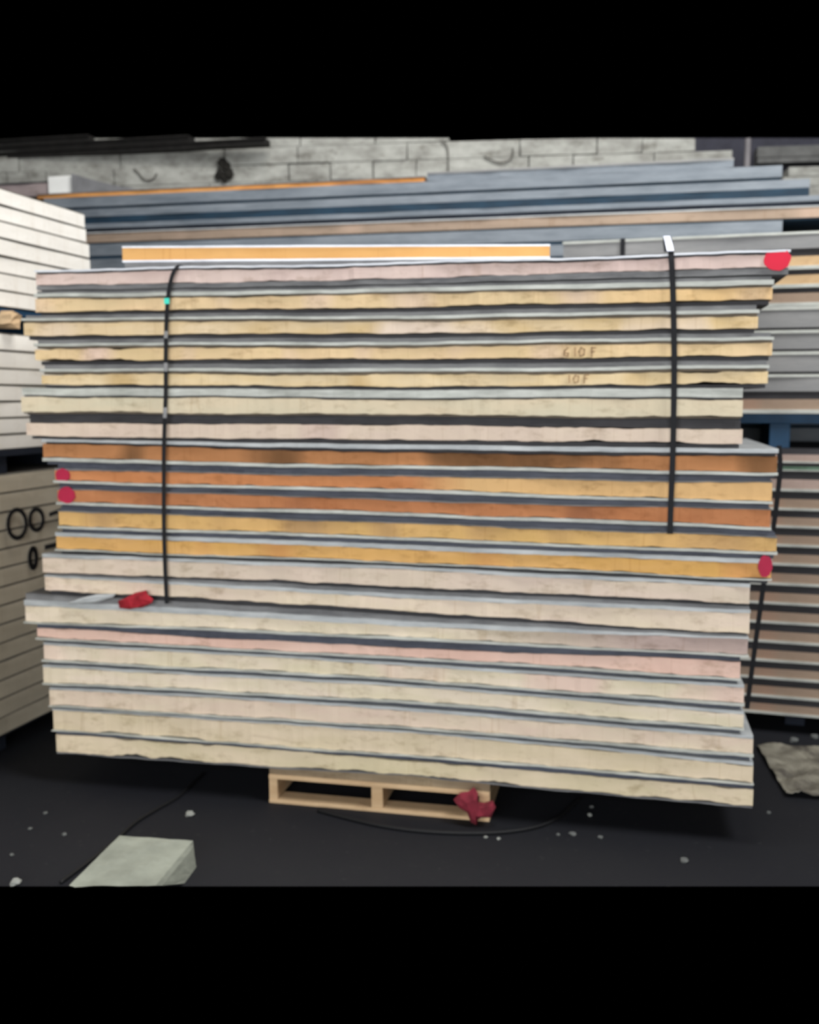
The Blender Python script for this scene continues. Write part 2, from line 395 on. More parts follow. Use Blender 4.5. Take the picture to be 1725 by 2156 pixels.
MATS = [
 foam('core_dusty_pink', srgb(206, 182, 174), srgb(222, 200, 190)),
 foam('core_tan_a', srgb(214, 190, 148), tan2, srgb(222, 196, 170), fade=(0.6, 1.6, srgb(226, 186, 128))),
 foam('core_tan_b', tan1, srgb(226, 204, 170), srgb(228, 208, 188)),
 foam('core_tan_c', srgb(222, 196, 150), tan2, srgb(228, 200, 180), blot=0.16),
 foam('core_tan_d', srgb(222, 196, 150), srgb(228, 206, 168), srgb(200, 170, 120)),
 foam('core_pale_sand', srgb(206, 196, 170), srgb(214, 198, 170)),
 foam('core_blush_a', srgb(208, 188, 172), srgb(214, 196, 176), srgb(206, 184, 170)),
 foam('core_rust_patchy', srgb(168, 116, 76), srgb(180, 126, 84), srgb(116, 82, 54), (0.5, 0.62)),
 foam('core_orange_to_amber', srgb(186, 122, 78), srgb(198, 134, 90), fade=(0.1, 0.35, srgb(212, 172, 120))),
 foam('core_rust', srgb(172, 112, 74), srgb(184, 124, 84), srgb(150, 98, 68)),
 foam('core_amber_a', srgb(206, 168, 106), srgb(212, 170, 112), srgb(180, 144, 100)),
 foam('core_amber_b', srgb(206, 160, 92), srgb(214, 168, 108), srgb(204, 150, 92)),
 foam('core_blush_b', srgb(208, 192, 172), srgb(218, 198, 182)),
 foam('core_blush_c', srgb(222, 202, 184), srgb(222, 206, 180)),
 foam('core_cream_a', cream1, cream2, fade=(0.3, 1.2, srgb(176, 156, 148))),
 foam('core_pink', srgb(216, 180, 164), srgb(222, 190, 174)),
 foam('core_cream_b', cream1, cream2, pink1),
 foam('core_cream_c', cream1, cream2),
 foam('core_blush_d', srgb(214, 192, 174), srgb(216, 200, 176)),
 foam('core_sand_a', srgb(206, 190, 160), srgb(218, 200, 174)),
 foam('core_sand_b', srgb(208, 194, 160), srgb(222, 204, 176), blot=0.18),
]
LAB = [
 'dusty pink foam panel topping the strapped centre stack, red dot at its right end',
 'tan foam panel behind the turquoise strap dot, directly under the topmost pink panel',
 'tan foam panel jutting out left, third from the top of the centre stack',
 'tan foam panel with faint brown lettering, fourth from the top of the centre stack',
 'tan foam panel marked 10 F, torn at its right end, fifth down the centre stack',
 'pale sand foam panel jutting furthest left, upper of two pale ones above the rust panels',
 'blush foam panel resting on the patchy rust-brown panel, right end set back',
 'patchy dark rust-brown foam panel, uppermost of the orange-toned ones, pale top showing at right',
 'foam panel turning from orange to amber at right, crimson dot at its left end',
 'rust-orange foam panel with crimson dot at left, between the two-tone panel and the amber ones',
 'upper of the two amber foam panels, where the right strap ends just above',
 'amber foam panel with crimson paint at its right end, lowest of the orange-toned ones',
 'blush-cream foam panel directly under the lowest amber panel in the centre stack',
 'cream foam panel behind the red rag, its right end level with the blush panel above',
 'cream foam panel jutting out left with the red rag lying on its ledge',
 'thin pink foam panel squeezed under the panel that carries the red rag',
 'cream foam panel just below the thin pink one in the centre stack',
 'cream foam panel fourth from the bottom of the centre stack',
 'blush foam panel third from the bottom of the centre stack',
 'sand foam panel with ragged lower edge, second from the bottom of the centre stack',
 'sand foam panel with chipped edges, lowest of the centre stack, resting on the pallet',
]
TORN = {3: ((-1.6, -1.05, 2.2),), 4: ((1.1, 1.6, 2.4), (-1.6, -1.2, 1.6)), 6: ((0.6, 1.2, 1.8),), 19: ((-1.3, -0.8, 2.0), (0.7, 1.5, 1.8)), 20: ((-1.25, -0.75, 3.0), (-0.3, 0.6, 1.8), (0.9, 1.6, 1.8))}
G_MAIN = 'foam-edged panels of the strapped centre stack'
main = []
for i, (cb, ct, xl, xr) in enumerate(cores):
    above, below = [], []
    if i == 0:
        z1 = lambda x, f=ct: f(x) + 0.006; z2 = lambda x, f=ct: f(x) + 0.014
        above = [(ct, z1, 0.006, M_GAP), (z1, z2, -0.006, M_WHITE)]
    else:
        pb = cores[i - 1][0]; prev = 0
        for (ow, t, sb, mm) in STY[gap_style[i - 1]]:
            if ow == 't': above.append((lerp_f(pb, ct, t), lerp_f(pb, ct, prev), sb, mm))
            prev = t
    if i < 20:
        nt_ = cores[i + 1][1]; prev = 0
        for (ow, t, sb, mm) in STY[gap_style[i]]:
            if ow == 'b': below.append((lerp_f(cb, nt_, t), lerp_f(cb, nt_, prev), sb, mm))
            prev = t
    else:
        below = [(lambda x, f=cb: f(x) - 0.006, cb, 0.004, M_MID)]
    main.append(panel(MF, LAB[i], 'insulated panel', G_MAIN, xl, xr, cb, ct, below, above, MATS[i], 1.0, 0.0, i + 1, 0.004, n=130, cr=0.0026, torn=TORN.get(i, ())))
STACK_BOTTOM = cores[20][0]
def on_main(i, px, py): # photo point on the front plane, in panel i's own coordinates
    r = main[i]; return MF.X(px, py) - r.location.x, MF.Z(px, py) - r.location.z
x, z = on_main(0, 1637, 545); ellipse_mark(main[0], x, z, 0.046, 0.045, M_RED, 'bright red paint dot', -0.006, cut=0.030, seed=2)
x, z = on_main(8, 133, 1001); ellipse_mark(main[8], x, z, 0.034, 0.031, M_DARKRED, 'crimson paint dot', -0.006, seed=3)
x, z = on_main(9, 142, 1042); ellipse_mark(main[9], x, z, 0.042, 0.036, M_DARKRED, 'crimson paint dot', -0.010, seed=4)
x, z = on_main(11, 1611, 1192); ellipse_mark(main[11], x, z, 0.026, 0.042, M_DARKRED, 'crimson paint smear', -0.008, seed=5)
def letters(i, items, w, mat):
    out = []
    for pts in items:
        out.append([on_main(i, px, py) for px, py in pts])
    for ln in out: strokes(main[i], [ln], w, mat, -0.006, label='faded brown pen stroke')
letters(3, [[(1196, 732), (1189, 738), (1188, 748), (1196, 750), (1197, 744), (1189, 743)], [(1211, 732), (1211, 750)],
            [(1224, 732), (1219, 740), (1222, 750), (1230, 747), (1231, 736), (1224, 732)], [(1246, 751), (1246, 732), (1254, 732)], [(1246, 741), (1252, 740)]], 0.005, M_BROWNINK)
letters(4, [[(1199, 790), (1199, 806)], [(1212, 790), (1207, 797), (1210, 806), (1218, 804), (1219, 793), (1212, 790)], [(1230, 807), (1231, 790), (1240, 789)], [(1231, 797), (1237, 797)]], 0.004, M_BROWNINK)

# straps round the centre stack
def front_pt(px, py, y): return CAM + ray(px, py) * ((y - CAM.y) / ray(px, py).y)
Y0 = -0.022
def strap(label, pts, width, first_mat=None, wdir=(1, 0, 0)):
    root_p = Vector(pts[-1]); t = thing('packing_strap', label, 'strap', (root_p.x, root_p.y, root_p.z), 0, 'black packing straps')
    loc = [Vector(p) - root_p for p in pts]
    bm = bmesh.new(); ribbon(bm, loc, wdir, width, 0.003); mesh_obj('band', bm, M_BLACK, t)
    return t, root_p
ztop = cores[0][1]
p0 = front_pt(376, 555, 0.0); p0.z = ztop(p0.x) + 0.017
pts = [p0 + Vector((0.01, 0.5, 0.0)), p0 + Vector((0.004, 0.05, 0)), p0 + Vector((0, 0.005, 0.001)), front_pt(366, 572, -0.018)]
pts += [front_pt(px, py, Y0) for px, py in ((358, 598), (353, 634), (350, 690), (349, 760), (349, 820), (347, 880), (345, 950), (345, 1020), (345, 1100), (347, 1180), (351, 1271))]
t, rp = strap('black strap down the left part of the centre stack, turquoise dot near its top', smooth_path(pts), 0.017)
bm = bmesh.new(); q = front_pt(352, 634, Y0) - rp; box(bm, q.x - 0.011, q.x + 0.011, q.y - 0.006, q.y - 0.002, q.z - 0.012, q.z + 0.012)  # small turquoise dot set on the strap front
o = mesh_obj('strap_dot', bm, plain('turquoise', srgb(70, 225, 200), 0.4, 0.05), t); o['label'] = 'small turquoise dot'
for (a, b2) in (((350, 697), (349, 712)), ((349, 764), (349, 782)), ((348, 858), (347, 880))):
    bm = bmesh.new(); ribbon(bm, [front_pt(a[0], a[1], Y0 - 0.004) - rp, front_pt(b2[0], b2[1], Y0 - 0.004) - rp], (1, 0, 0), 0.016, 0.002)
    o = mesh_obj('worn_patch', bm, plain('scuffed_grey', srgb(150, 150, 150), 0.4), t); o['label'] = 'scuffed grey patch'
pts = [front_pt(1404, 530, 0.30), front_pt(1402, 505, 0.14), front_pt(1407, 499, 0.07), front_pt(1412, 516, 0.01)]
pts += [front_pt(px, py, Y0) for px, py in ((1414, 545), (1417, 600), (1419, 680), (1420, 760), (1419, 860), (1417, 960), (1413, 1060), (1411, 1124))]
t, rp = strap('black strap down the right part of the centre stack, hanging free at its lower end', smooth_path(pts), 0.021)
bm = bmesh.new(); ribbon(bm, [p - rp + Vector((0, -0.004, 0.002)) for p in smooth_path([front_pt(1404, 499, 0.07), front_pt(1408, 512, 0.02), front_pt(1412, 530, -0.016)])], (1, 0, 0), 0.025, 0.003)  # near-white piece paints the highlight where the black strap bends
o = mesh_obj('painted_glint', bm, plain('strap_glint_paint', srgb(220, 224, 240), 0.15, 0.05), t); o['label'] = 'painted bright highlight on the bend over the top edge'
pts = [front_pt(px, py, 0.40) for px, py in ((1641, 938), (1643, 985), (1638, 1040), (1629, 1110), (1613, 1200), (1600, 1290), (1585, 1400), (1573, 1492))]
strap('black strap slanting down beside the right end of the centre stack', smooth_path(pts), 0.020)

# red rag and shard on the ledge of panel 15
def lump(name, label, cat, pts2, y0, y1, mat, seed=0, bulge=0.02, amp=0.006):
    """crumpled solid whose outline is given on a plane, with thickness y0..y1"""
    r = random.Random(seed); n = len(pts2)
    cx = sum(p.x for p in pts2) / n; cz = sum(p.z for p in pts2) / n; base = min(p.z for p in pts2)
    root = Vector((cx, (y0 + y1) / 2, base)); bm = bmesh.new()
    rings = []
    for s, y in ((0.55, y0), (0.85, y0 * 0.8 + y1 * 0.2), (1.0, (y0 + y1) / 2), (0.8, y1)):
        rings.append([bm.verts.new(Vector((cx + (p.x - cx) * s + r.uniform(-amp, amp), y + r.uniform(-amp, amp), max(base, cz + (p.z - cz) * s + r.uniform(-amp, amp)))) - root) for p in pts2])
    for a, b2 in zip(rings, rings[1:]):
        for k in range(n): bm.faces.new((a[k], b2[k], b2[(k + 1) % n], a[(k + 1) % n]))
    bm.faces.new(rings[0]); bm.faces.new(rings[-1])
    bmesh.ops.triangulate(bm, faces=[f for f in bm.faces if len(f.verts) > 4])
    o = mesh_obj(name, bm, mat); o.location = root
    if label: tag(o, label, cat)
    return o
M_REDCLOTH = plain('red_cloth', srgb(160, 34, 46), 0.9, 0.35, 20)
ol = [(252, 1278), (250, 1264), (266, 1258), (286, 1248), (308, 1241), (312, 1250), (327, 1262), (322, 1270), (304, 1279), (278, 1281)]
lump('red_rag', 'crumpled red rag lying on the left ledge of the centre stack', 'rag', [front_pt(px, py, -0.015) for px, py in ol], -0.05, -0.005, M_REDCLOTH, 5)
ol = [(140, 1269), (172, 1258), (205, 1252), (246, 1250), (240, 1257), (210, 1268), (170, 1272)]
lump('sheet_offcut', 'thin grey-green metal offcut lying on the ledge left of the red rag', 'offcut', [front_pt(px, py, -0.015) for px, py in ol], -0.03, -0.01, M_PALEBLUE, 6, amp=0.003)

# ------------------------------------------------------------------ pallet under the centre stack
px0, px1 = MF.X(566, 1650), MF.X(1031, 1700)
PZ = 0.128
pal = thing('timber_pallet', 'small light timber pallet under the centre stack, red cloth at its right corner', 'pallet', (px0, 0.0, 0))
Wp = px1 - px0
def zt(x): return min(STACK_BOTTOM(px0 + x), 0.2) - 0.007
def pbox(name, x0, x1, y0, y1, z0, z1a, z1b=None):
    bm = bmesh.new(); z1b = z1a if z1b is None else z1b
    strip(bm, x0, x1, const(y0), y1, const(z0), lambda x: z1a + (z1b - z1a) * (x - x0) / (x1 - x0), 2)
    return mesh_obj(name, bm, M_WOOD, pal, bevel=0.002)
for (a, b2) in ((0, 0.038), (Wp * 0.475, Wp * 0.475 + 0.05), (Wp - 0.045, Wp)):
    pbox('stringer', a, b2, 0.004, 0.95, 0.016, PZ - 0.018)
pbox('bottom_board', 0, Wp, 0.0, 0.10, 0, 0.016); pbox('bottom_board', 0, Wp, 0.42, 0.52, 0, 0.016); pbox('bottom_board', 0, Wp, 0.85, 0.95, 0, 0.016)
for k in range(6):
    pbox('deck_board', 0, Wp, 0.17 * k, 0.17 * k + 0.10, PZ - 0.018, PZ, PZ + 0.0)
# packer strips fill what is left between pallet and the sagging lowest panel
bm = bmesh.new(); strip(bm, 0.0, Wp, const(0.012), 0.9, const(PZ), lambda x: max(zt(x), PZ + 0.001), 12)
o = mesh_obj('packing_board', bm, foam('brown_packing_board', srgb(120, 104, 84), srgb(150, 134, 110)), pal)  # darker brown than the pallet boards
ol = [(958, 1702), (968, 1690), (985, 1688), (1000, 1678), (1008, 1690), (1006, 1712), (1022, 1718), (1042, 1712), (1046, 1724), (1034, 1738), (1016, 1742), (1004, 1744), (1004, 1757), (992, 1750), (982, 1728), (966, 1716)]
cl = lump('red_cloth_scrap', 'torn dark red cloth caught on the right corner of the pallet', 'cloth', [front_pt(px, py, -0.03) for px, py in ol], -0.07, -0.006, plain('faded_red_cloth', srgb(132, 42, 56), 0.95, 0.4, 18), 9)
cl.location.z = max(cl.location.z, 0.0)

# ------------------------------------------------------------------ left stack, seen along its side
LF = Frame(-1.954, 0.6667, 90 - 3.22)       # x runs away from the camera along the visible side, y to the left
M_LFOAM = [foam('pale_foam_%d' % k, ca, cb2, blot=0.06) for k, (ca, cb2) in enumerate(((srgb(226, 221, 212), srgb(238, 234, 226)), (srgb(234, 229, 220), srgb(242, 238, 230)), (srgb(188, 178, 158), srgb(204, 194, 174))))]  # copies of one foam; middle lifted, lowest darkened to paint its shade
M_TNAVY = plain('narrow_joint', srgb(120, 116, 108), 0.8)
def zL(py): return LF.Z(0, py)
def flat_panel(fr, label, cat, group, x0, x1, z0, z1, mat, skin_b, skin_t, depth=1.0, yset=0.0, seed=0, rough=0.002, mats=(None, None), sb=(0.004, 0.004), name='insulated_panel', n=16):
    cb, ct = const(z0 + skin_b), const(z1 - skin_t)
    below = [(const(z0), cb, sb[0], mats[0] or M_LIP)] if skin_b else []
    above = [(ct, const(z1), sb[1], mats[1] or M_LIP)] if skin_t else []
    return panel(fr, label, cat, group, x0, x1, cb, ct, below, above, mat, depth, yset, seed, rough, name, n)
ORD = ['topmost', 'second from top', 'third from top', 'fourth from top', 'fifth from top', 'sixth from top', 'seventh from top', 'eighth from top', 'ninth from top', 'tenth from top', 'eleventh from top', 'twelfth from top', 'thirteenth from top', 'fourteenth from top']
left_panels = []
def left_bundle(ys, xends, desc, mk, grp):
    for i in range(len(ys) - 1):
        z1, z0 = zL(ys[i]), zL(ys[i + 1]); xe = LF.X(*xends[min(i, len(xends) - 1)])
        lab = '%s, %s %s' % (desc, ORD[i] if i < len(ys) - 2 else 'lowest', mk.replace('in the ', 'in ').replace(' of the', ' of'))
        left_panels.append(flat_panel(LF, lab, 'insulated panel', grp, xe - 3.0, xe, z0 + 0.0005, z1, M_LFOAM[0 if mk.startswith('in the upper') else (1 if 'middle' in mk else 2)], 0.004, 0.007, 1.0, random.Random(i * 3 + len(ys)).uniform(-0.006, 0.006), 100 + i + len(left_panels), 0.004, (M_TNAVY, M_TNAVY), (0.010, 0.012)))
left_bundle((395, 430, 464, 500, 537, 573, 610, 645), [(179, 456), (180, 480), (188, 515), (190, 550), (190, 580), (150, 600)], 'bright white-cream foam panel', 'in the upper bundle of the left stack', 'cream panels of the left stack, upper bundle')
left_bundle((700, 737, 775, 810, 845, 880, 915, 948), [(190, 740)], 'pale cream foam panel', 'in the middle bundle of the left stack', 'cream panels of the left stack, middle bundle')
ys = [1000 + (1553 - 1000) * k / 14 for k in range(15)]
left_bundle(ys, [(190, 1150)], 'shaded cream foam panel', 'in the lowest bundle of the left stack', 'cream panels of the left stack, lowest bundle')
# handwriting on the lowest bundle
def ring(cx, cy, rx, ry, n=20, a0=0, a1=6.2832): return [(cx + rx * math.cos(a0 + (a1 - a0) * k / n), cy + ry * math.sin(a0 + (a1 - a0) * k / n)) for k in range(n + 1)]
def mark_on_left(idx, items, w):
    if len(items) > 1:
        for it in items: mark_on_left(idx, [it], w)
        return
    r = left_panels[idx]; inv = Matrix.Rotation(-LF.a, 4, 'Z')
    out = []
    for pts in items:
        ln = []
        for px, py in pts:
            P = LF.hit(px, py) + LF.o - r.location; P = inv @ P; ln.append((P.x, P.z))
        out.append(ln)
    strokes(r, out, w, M_INK, -0.012, 'handwriting', 'black marker strokes')
mark_on_left(16, [ring(31, 1103, 19, 30), ring(72, 1094, 14, 22), [(101, 1083), (127, 1073)]], 0.020)
mark_on_left(18, [ring(67, 1175, 7, 20), [(94, 1152), (118, 1146)]], 0.024)
# bearers between the bundles
def bearer(fr, label, x0, x1, y0, y1, z0, z1, mat, name='bearer', cat='bearer', group=None):
    t = thing(name, label, cat, fr.w((x0 + x1) / 2, y0, z0), fr.a, group); h = (x1 - x0) / 2; hh = z1 - z0
    bm = bmesh.new(); box(bm, -h, h, 0, y1 - y0, hh * 0.72, hh); mesh_obj('deck', bm, mat, t, bevel=0.003)
    k = max(2, int((x1 - x0) / 0.7))
    for i in range(k + 1):
        xx = -h + (2 * h - 0.10) * i / k; bm = bmesh.new(); box(bm, xx, xx + 0.10, 0.02, y1 - y0 - 0.02, 0.0, hh * 0.72); mesh_obj('foot', bm, mat, t, bevel=0.003)
    return t
xl0, xl1 = LF.X(190, 550) - 3.0, LF.X(190, 550)
bearer(LF, 'blue painted bearer between upper and middle bundles of the left stack', xl0, LF.X(120, 660), 0.02, 0.95, zL(700) + 0.001, zL(645) - 0.001, M_BLUE, 'stacking_frame', 'stacking frame')
bearer(LF, 'dark navy bearer between middle and lowest bundles of the left stack', xl0, xl1 - 0.03, 0.01, 0.95, zL(1000) + 0.001, zL(948) - 0.001, M_DARKNAVY, 'stacking_frame', 'stacking frame')
bearer(LF, 'dark bearer on the floor under the left stack', xl0, xl1 - 0.1, 0.05, 0.95, 0.0, zL(1553) - 0.001, M_DARKNAVY, 'stacking_frame', 'stacking frame')
# timber block end poking out
P = LF.hit(26, 672, -0.03) + LF.o
bm = bmesh.new(); box(bm, -0.036, 0.036, -0.02, 0.14, -0.033, 0.033)
bmesh.ops.subdivide_edges(bm, edges=bm.edges, cuts=2, use_grid_fill=True)
for v in bm.verts: v.co += Vector([random.uniform(-0.006, 0.006) for _ in range(3)])
o = mesh_obj('timber_block', bm, M_WOOD); o.location = P; o.rotation_euler = (0, 0.3, LF.a); tag(o, 'rough broken end of a timber block poking out of the left stack', 'timber')

# ------------------------------------------------------------------ right stack
RF = Frame(1.6607, 1.4324, -4.4)
M_RPINK = foam('core_dull_pink', srgb(150, 132, 122), srgb(168, 148, 138), blot=0.08)
M_RBROWN = foam('core_dull_brown', srgb(142, 122, 106), srgb(154, 134, 116), srgb(164, 130, 110), blot=0.1)
M_RORANGE = foam('core_ochre', srgb(186, 156, 118), srgb(200, 170, 132))
M_GREEN = foam('core_green_grey', srgb(92, 118, 100), srgb(108, 132, 114))
def zR(py): return RF.Z(1680, py)
rl, rr = RF.X(1180, 900), RF.X(1180, 900) + 3.6
rows = [ # top y, bottom y, core material, description, skins (bottom, top)
 (488, 528, None, 'plain grey steel panel topping the right stack, short black strap on it'),
 (528, 568, M_RORANGE, 'ochre foam panel directly under the grey topmost panel of the right stack'),
 (568, 606, M_RORANGE, 'ochre foam panel third from the top of the right stack'),
 (606, 645, M_RBROWN, 'brown foam panel above four grey panels in the right stack'),
 (645, 695, None, 'grey steel-edged panel first of the four grey ones in the right stack'),
 (695, 740, None, 'grey steel-edged panel second of the four grey ones in the right stack'),
 (740, 788, None, 'grey steel-edged panel third of the four grey ones in the right stack'),
 (788, 829, None, 'grey steel-edged panel lowest of the four grey ones in the right stack'),
 (829, 871, M_RBROWN, 'brown foam panel resting on the blue frame in the right stack'),
]
for i, (a, b2, core, lab) in enumerate(rows):
    z1, z0 = zR(a), zR(b2) + 0.0005; h = z1 - z0
    x0 = rl + (0.0 if i == 0 else 0.04)
    if core is None:
        r = panel(RF, lab, 'insulated panel', 'panels of the right stack', x0, rr, const(z0 + h * 0.12), const(z1 - h * 0.14), [(const(z0), const(z0 + h * 0.12), 0.016, M_GAP)], [(const(z1 - h * 0.14), const(z1), -0.006, M_LIP)], M_GREY, 0.95, 0, 300 + i, 0.002, n=20)
    else:
        r = panel(RF, lab, 'insulated panel', 'panels of the right stack', x0, rr, const(z0 + h * 0.20), const(z1 - h * 0.28), [(const(z0), const(z0 + h * 0.20), -0.006, M_LIP)], [(const(z1 - h * 0.28), const(z1), 0.02, M_GAP)], core, 0.95, 0, 300 + i, 0.003, n=20)
    if i == 0:
        xx = RF.X(1312, 505) - (x0 + rr) / 2; bm = bmesh.new(); box(bm, xx - 0.012, xx + 0.012, -0.012, 0.0, 0.0, h); box(bm, xx - 0.012, xx + 0.012, -0.012, 0.9, h, h + 0.004)
        o = mesh_obj('strap', bm, M_BLACK, r); o['label'] = 'short black strap'
bearer(RF, 'blue steel frame between the two bundles of the right stack', RF.X(1600, 900) - 0.03 - 2 * 0.70, rr - 0.2, 0.03, 0.9, zR(945) + 0.001, zR(871) - 0.001, M_BLUE, 'stacking_frame', 'stacking frame')
ylow = [(945, 973, M_RPINK, 'dull pink'), (973, 1006, M_GREEN, 'grey-green')] 
edges = [945, 975, 992, 1035, 1075, 1112, 1152, 1192, 1234, 1275, 1316, 1357, 1397, 1434, 1473, 1508]
cols = [(M_RPINK, 'dull pink'), (M_GREEN, 'thin grey-green'), (M_RPINK, 'dull pink'), (M_RBROWN, 'dull brown')] + [(M_RBROWN, 'dull brown')] * 12
for i in range(len(edges) - 1):
    z1, z0 = zR(edges[i]), zR(edges[i + 1]) + 0.0005; h = z1 - z0; core, cn = cols[i]
    lab = '%s foam panel, %s in the lower bundle of the right stack' % (cn, ORD[i] if i < 14 else 'lowest')
    panel(RF, lab, 'insulated panel', 'panels of the right stack, lower bundle', rl + 0.3, rr, const(z0 + h * 0.12), const(z1 - h * 0.42),
          [(const(z0), const(z0 + h * 0.12), -0.005, M_LIP)], [(const(z1 - h * 0.42), const(z1), 0.012, M_GAP)], core, 0.95, 0, 330 + i, 0.003, n=16)
bearer(RF, 'dark bearer on the floor under the right stack', rl + 0.5, rr - 0.1, 0.15, 0.85, 0.0, zR(1508) - 0.001, M_DARKNAVY, 'stacking_frame', 'stacking frame')

# ------------------------------------------------------------------ back stack of blue-grey panels
BF = Frame(0, 2.55, 0)
def zB(py): return BF.Z(600, py)
G_BACK = 'blue-grey steel panels of the back stack'
xr1 = BF.X(1800, 440)
def bpanel(lab, x0, x1, z0, z1, core, frac_b, mb, frac_t, mt, sbb=0.02, sbt=-0.004, group=G_BACK, depth=0.95, name='insulated_panel', yset=0):
    h = z1 - z0
    return panel(BF, lab, 'insulated panel', group, x0, x1, const(z0 + h * frac_b), const(z1 - h * frac_t), [(const(z0), const(z0 + h * frac_b), sbb, mb)] if frac_b else [],
                 [(const(z1 - h * frac_t), const(z1), sbt, mt)] if frac_t else [], core, depth, yset, 500 + int(z0 * 100), 0.003, name, 24)
xl = BF.X(92, 430)
e = 0.0005
z = [zB(395), zB(423), zB(455), zB(474), zB(500), zB(533), zB(562)]
bpanel('blue-grey steel panel directly under the thin orange panel on the back stack', xl, BF.X(1648, 360), z[1] + e, z[0], M_BLUEGREY, 0.20, M_NAVY, 0.0, M_LIP)
bpanel('blue-grey steel panel with a broad dark navy underside in the back stack', xl, BF.X(1706, 390), z[2] + e, z[1], M_BLUEGREY, 0.48, M_NAVY, 0.0, M_LIP, sbb=0.006)
bpanel('thin grey steel panel between the navy band and the brown panel, back stack', xl, xr1, z[3] + e, z[2], M_BLUEGREY, 0.45, M_DARKNAVY, 0.0, M_LIP, sbb=0.012)
bpanel('pale brown foam-edged panel running the whole length of the back stack', xl, xr1, z[4] + e, z[3], foam('core_taupe', srgb(146, 128, 112), srgb(164, 144, 126), srgb(178, 154, 136)), 0.14, M_NAVY, 0.10, M_PALEBLUE)
bpanel('blue-grey steel panel directly under the pale brown one in the back stack', xl, BF.X(1648, 480), z[5] + e, z[4], M_BLUEGREY, 0.22, M_NAVY, 0.0, M_LIP, sbb=0.012)
bpanel('blue-grey steel panel left of the bright orange panel, lowest visible of the back stack', xl, xr1, z[6] + e, z[5], M_BLUEGREY, 0.22, M_NAVY, 0.0, M_LIP, sbb=0.012)
# lower courses, hidden behind the centre stack but carrying the ones above
zz = z[6]
first = None; k = 0
while zz > 0.2:
    z1 = zz; z0 = max(zz - 0.118, 0.0)
    if z0 < 0.05: z0 = 0.0
    if first is None:
        first = bpanel('blue-grey steel panel low in the back stack, behind the centre stack', xl, xr1, z0 + e, z1, M_BLUEGREY, 0.2, M_NAVY, 0.0, M_LIP); kids = list(first.children)
    else:
        cpy = first.copy(); COL.objects.link(cpy); cpy.location.z = zz - 0.118 + e
        for ch in kids:
            c2 = ch.copy(); COL.objects.link(c2); c2.parent = cpy
    zz -= 0.118
REST = zz
bearer(BF, 'dark bearer on the floor under the back stack', xl + 0.1, xr1 - 0.1, 0.05, 0.9, 0.0, max(REST - 0.001, 0.02), M_DARKNAVY, 'stacking_frame', 'stacking frame')
# loose sheets and the thin orange panel on top of it
ztp = z[0]
bpanel('short blue-grey steel panel, topmost at the right of the back stack', BF.X(900, 380), BF.X(1545, 350), ztp + e, ztp + 0.055, M_BLUEGREY, 0.0, M_NAVY, 0.22, M_GREY, 0, -0.003, G_BACK, 0.9)
bpanel('thin orange foam-edged panel lying on top of the back stack at left', BF.X(78, 412), BF.X(893, 380), ztp + e, ztp + 0.032, foam('core_burnt_orange', srgb(206, 140, 78), srgb(220, 160, 96), srgb(160, 110, 66)), 0.0, M_NAVY, 0.18, M_MID, 0, -0.003, G_BACK, 0.9)
OZ = ztp + 0.0325
# white box, grey wrapping, mauve panel at the far left top
def crumple(name, label, cat, x0, x1, y0, y1, z0, h, mat, seed, fr=BF):
    r = random.Random(seed); n = 14; m_ = 6; bm = bmesh.new(); top = []; bot = []
    for i in range(n + 1):
        for j in range(m_ + 1):
            u, v = i / n, j / m_; x = x0 + (x1 - x0) * u; y = y0 + (y1 - y0) * v
            hh = h(u, v) + r.uniform(0, 0.006)
            top.append(bm.verts.new((x, y, z0 + 0.003 + hh))); bot.append(bm.verts.new((x, y, z0)))
    q = lambda i, j: i * (m_ + 1) + j
    for i in range(n):
        for j in range(m_):
            bm.faces.new((top[q(i, j)], top[q(i + 1, j)], top[q(i + 1, j + 1)], top[q(i, j + 1)])); bm.faces.new((bot[q(i, j)], bot[q(i, j + 1)], bot[q(i + 1, j + 1)], bot[q(i + 1, j)]))
    for i in range(n):
        for j in (0, m_): bm.faces.new((top[q(i, j)], bot[q(i, j)], bot[q(i + 1, j)], top[q(i + 1, j)]))
    for j in range(m_):
        for i in (0, n): bm.faces.new((top[q(i, j)], top[q(i, j + 1)], bot[q(i, j + 1)], bot[q(i, j)]))
    o = mesh_obj(name, bm, mat); o.location = fr.o; o.rotation_euler = (0, 0, fr.a); return tag(o, label, cat)
xa, xb = BF.X(93, 385), BF.X(145, 385)
t = thing('carton', 'small white carton on top of the back stack at far left', 'box', ((xa + xb) / 2, 2.60, OZ))
bm = bmesh.new(); hw = (xb - xa) / 2; box(bm, -hw, hw, 0, 0.15, 0, BF.Z(118, 368) - OZ); mesh_obj('box_body', bm, plain('white_card', srgb(240, 240, 236), 0.6, 0.06), t, bevel=0.003)
bm = bmesh.new(); hz = BF.Z(118, 368) - OZ; box(bm, -hw + 0.004, hw - 0.004, 0.01, 0.145, hz, hz + 0.004); mesh_obj('box_flap', bm, plain('white_card_flap', srgb(226, 226, 222), 0.6, 0.06), t)
crumple('plastic_wrapping', 'grey crumpled plastic wrapping beside the white carton on the back stack', 'plastic sheet', BF.X(146, 385), BF.X(300, 385), 0.03, 0.5, OZ, lambda u, v: max(0.0, 0.13 * (1 - u) ** 1.4), plain('grey_plastic', srgb(132, 132, 134), 0.45, 0.3, 8), 4)
zc = OZ
t = flat_panel(BF, 'mauve-grey foam panel lying at far left behind the white carton', 'insulated panel', None, BF.X(-230, 390), BF.X(91, 390), zB(395) + 0.033, BF.Z(40, 380), foam('core_mauve', srgb(140, 128, 128), srgb(160, 146, 144)), 0.0, 0.012, 0.6, 0.06, 700, 0.003, (None, M_GAP), name='insulated_panel')
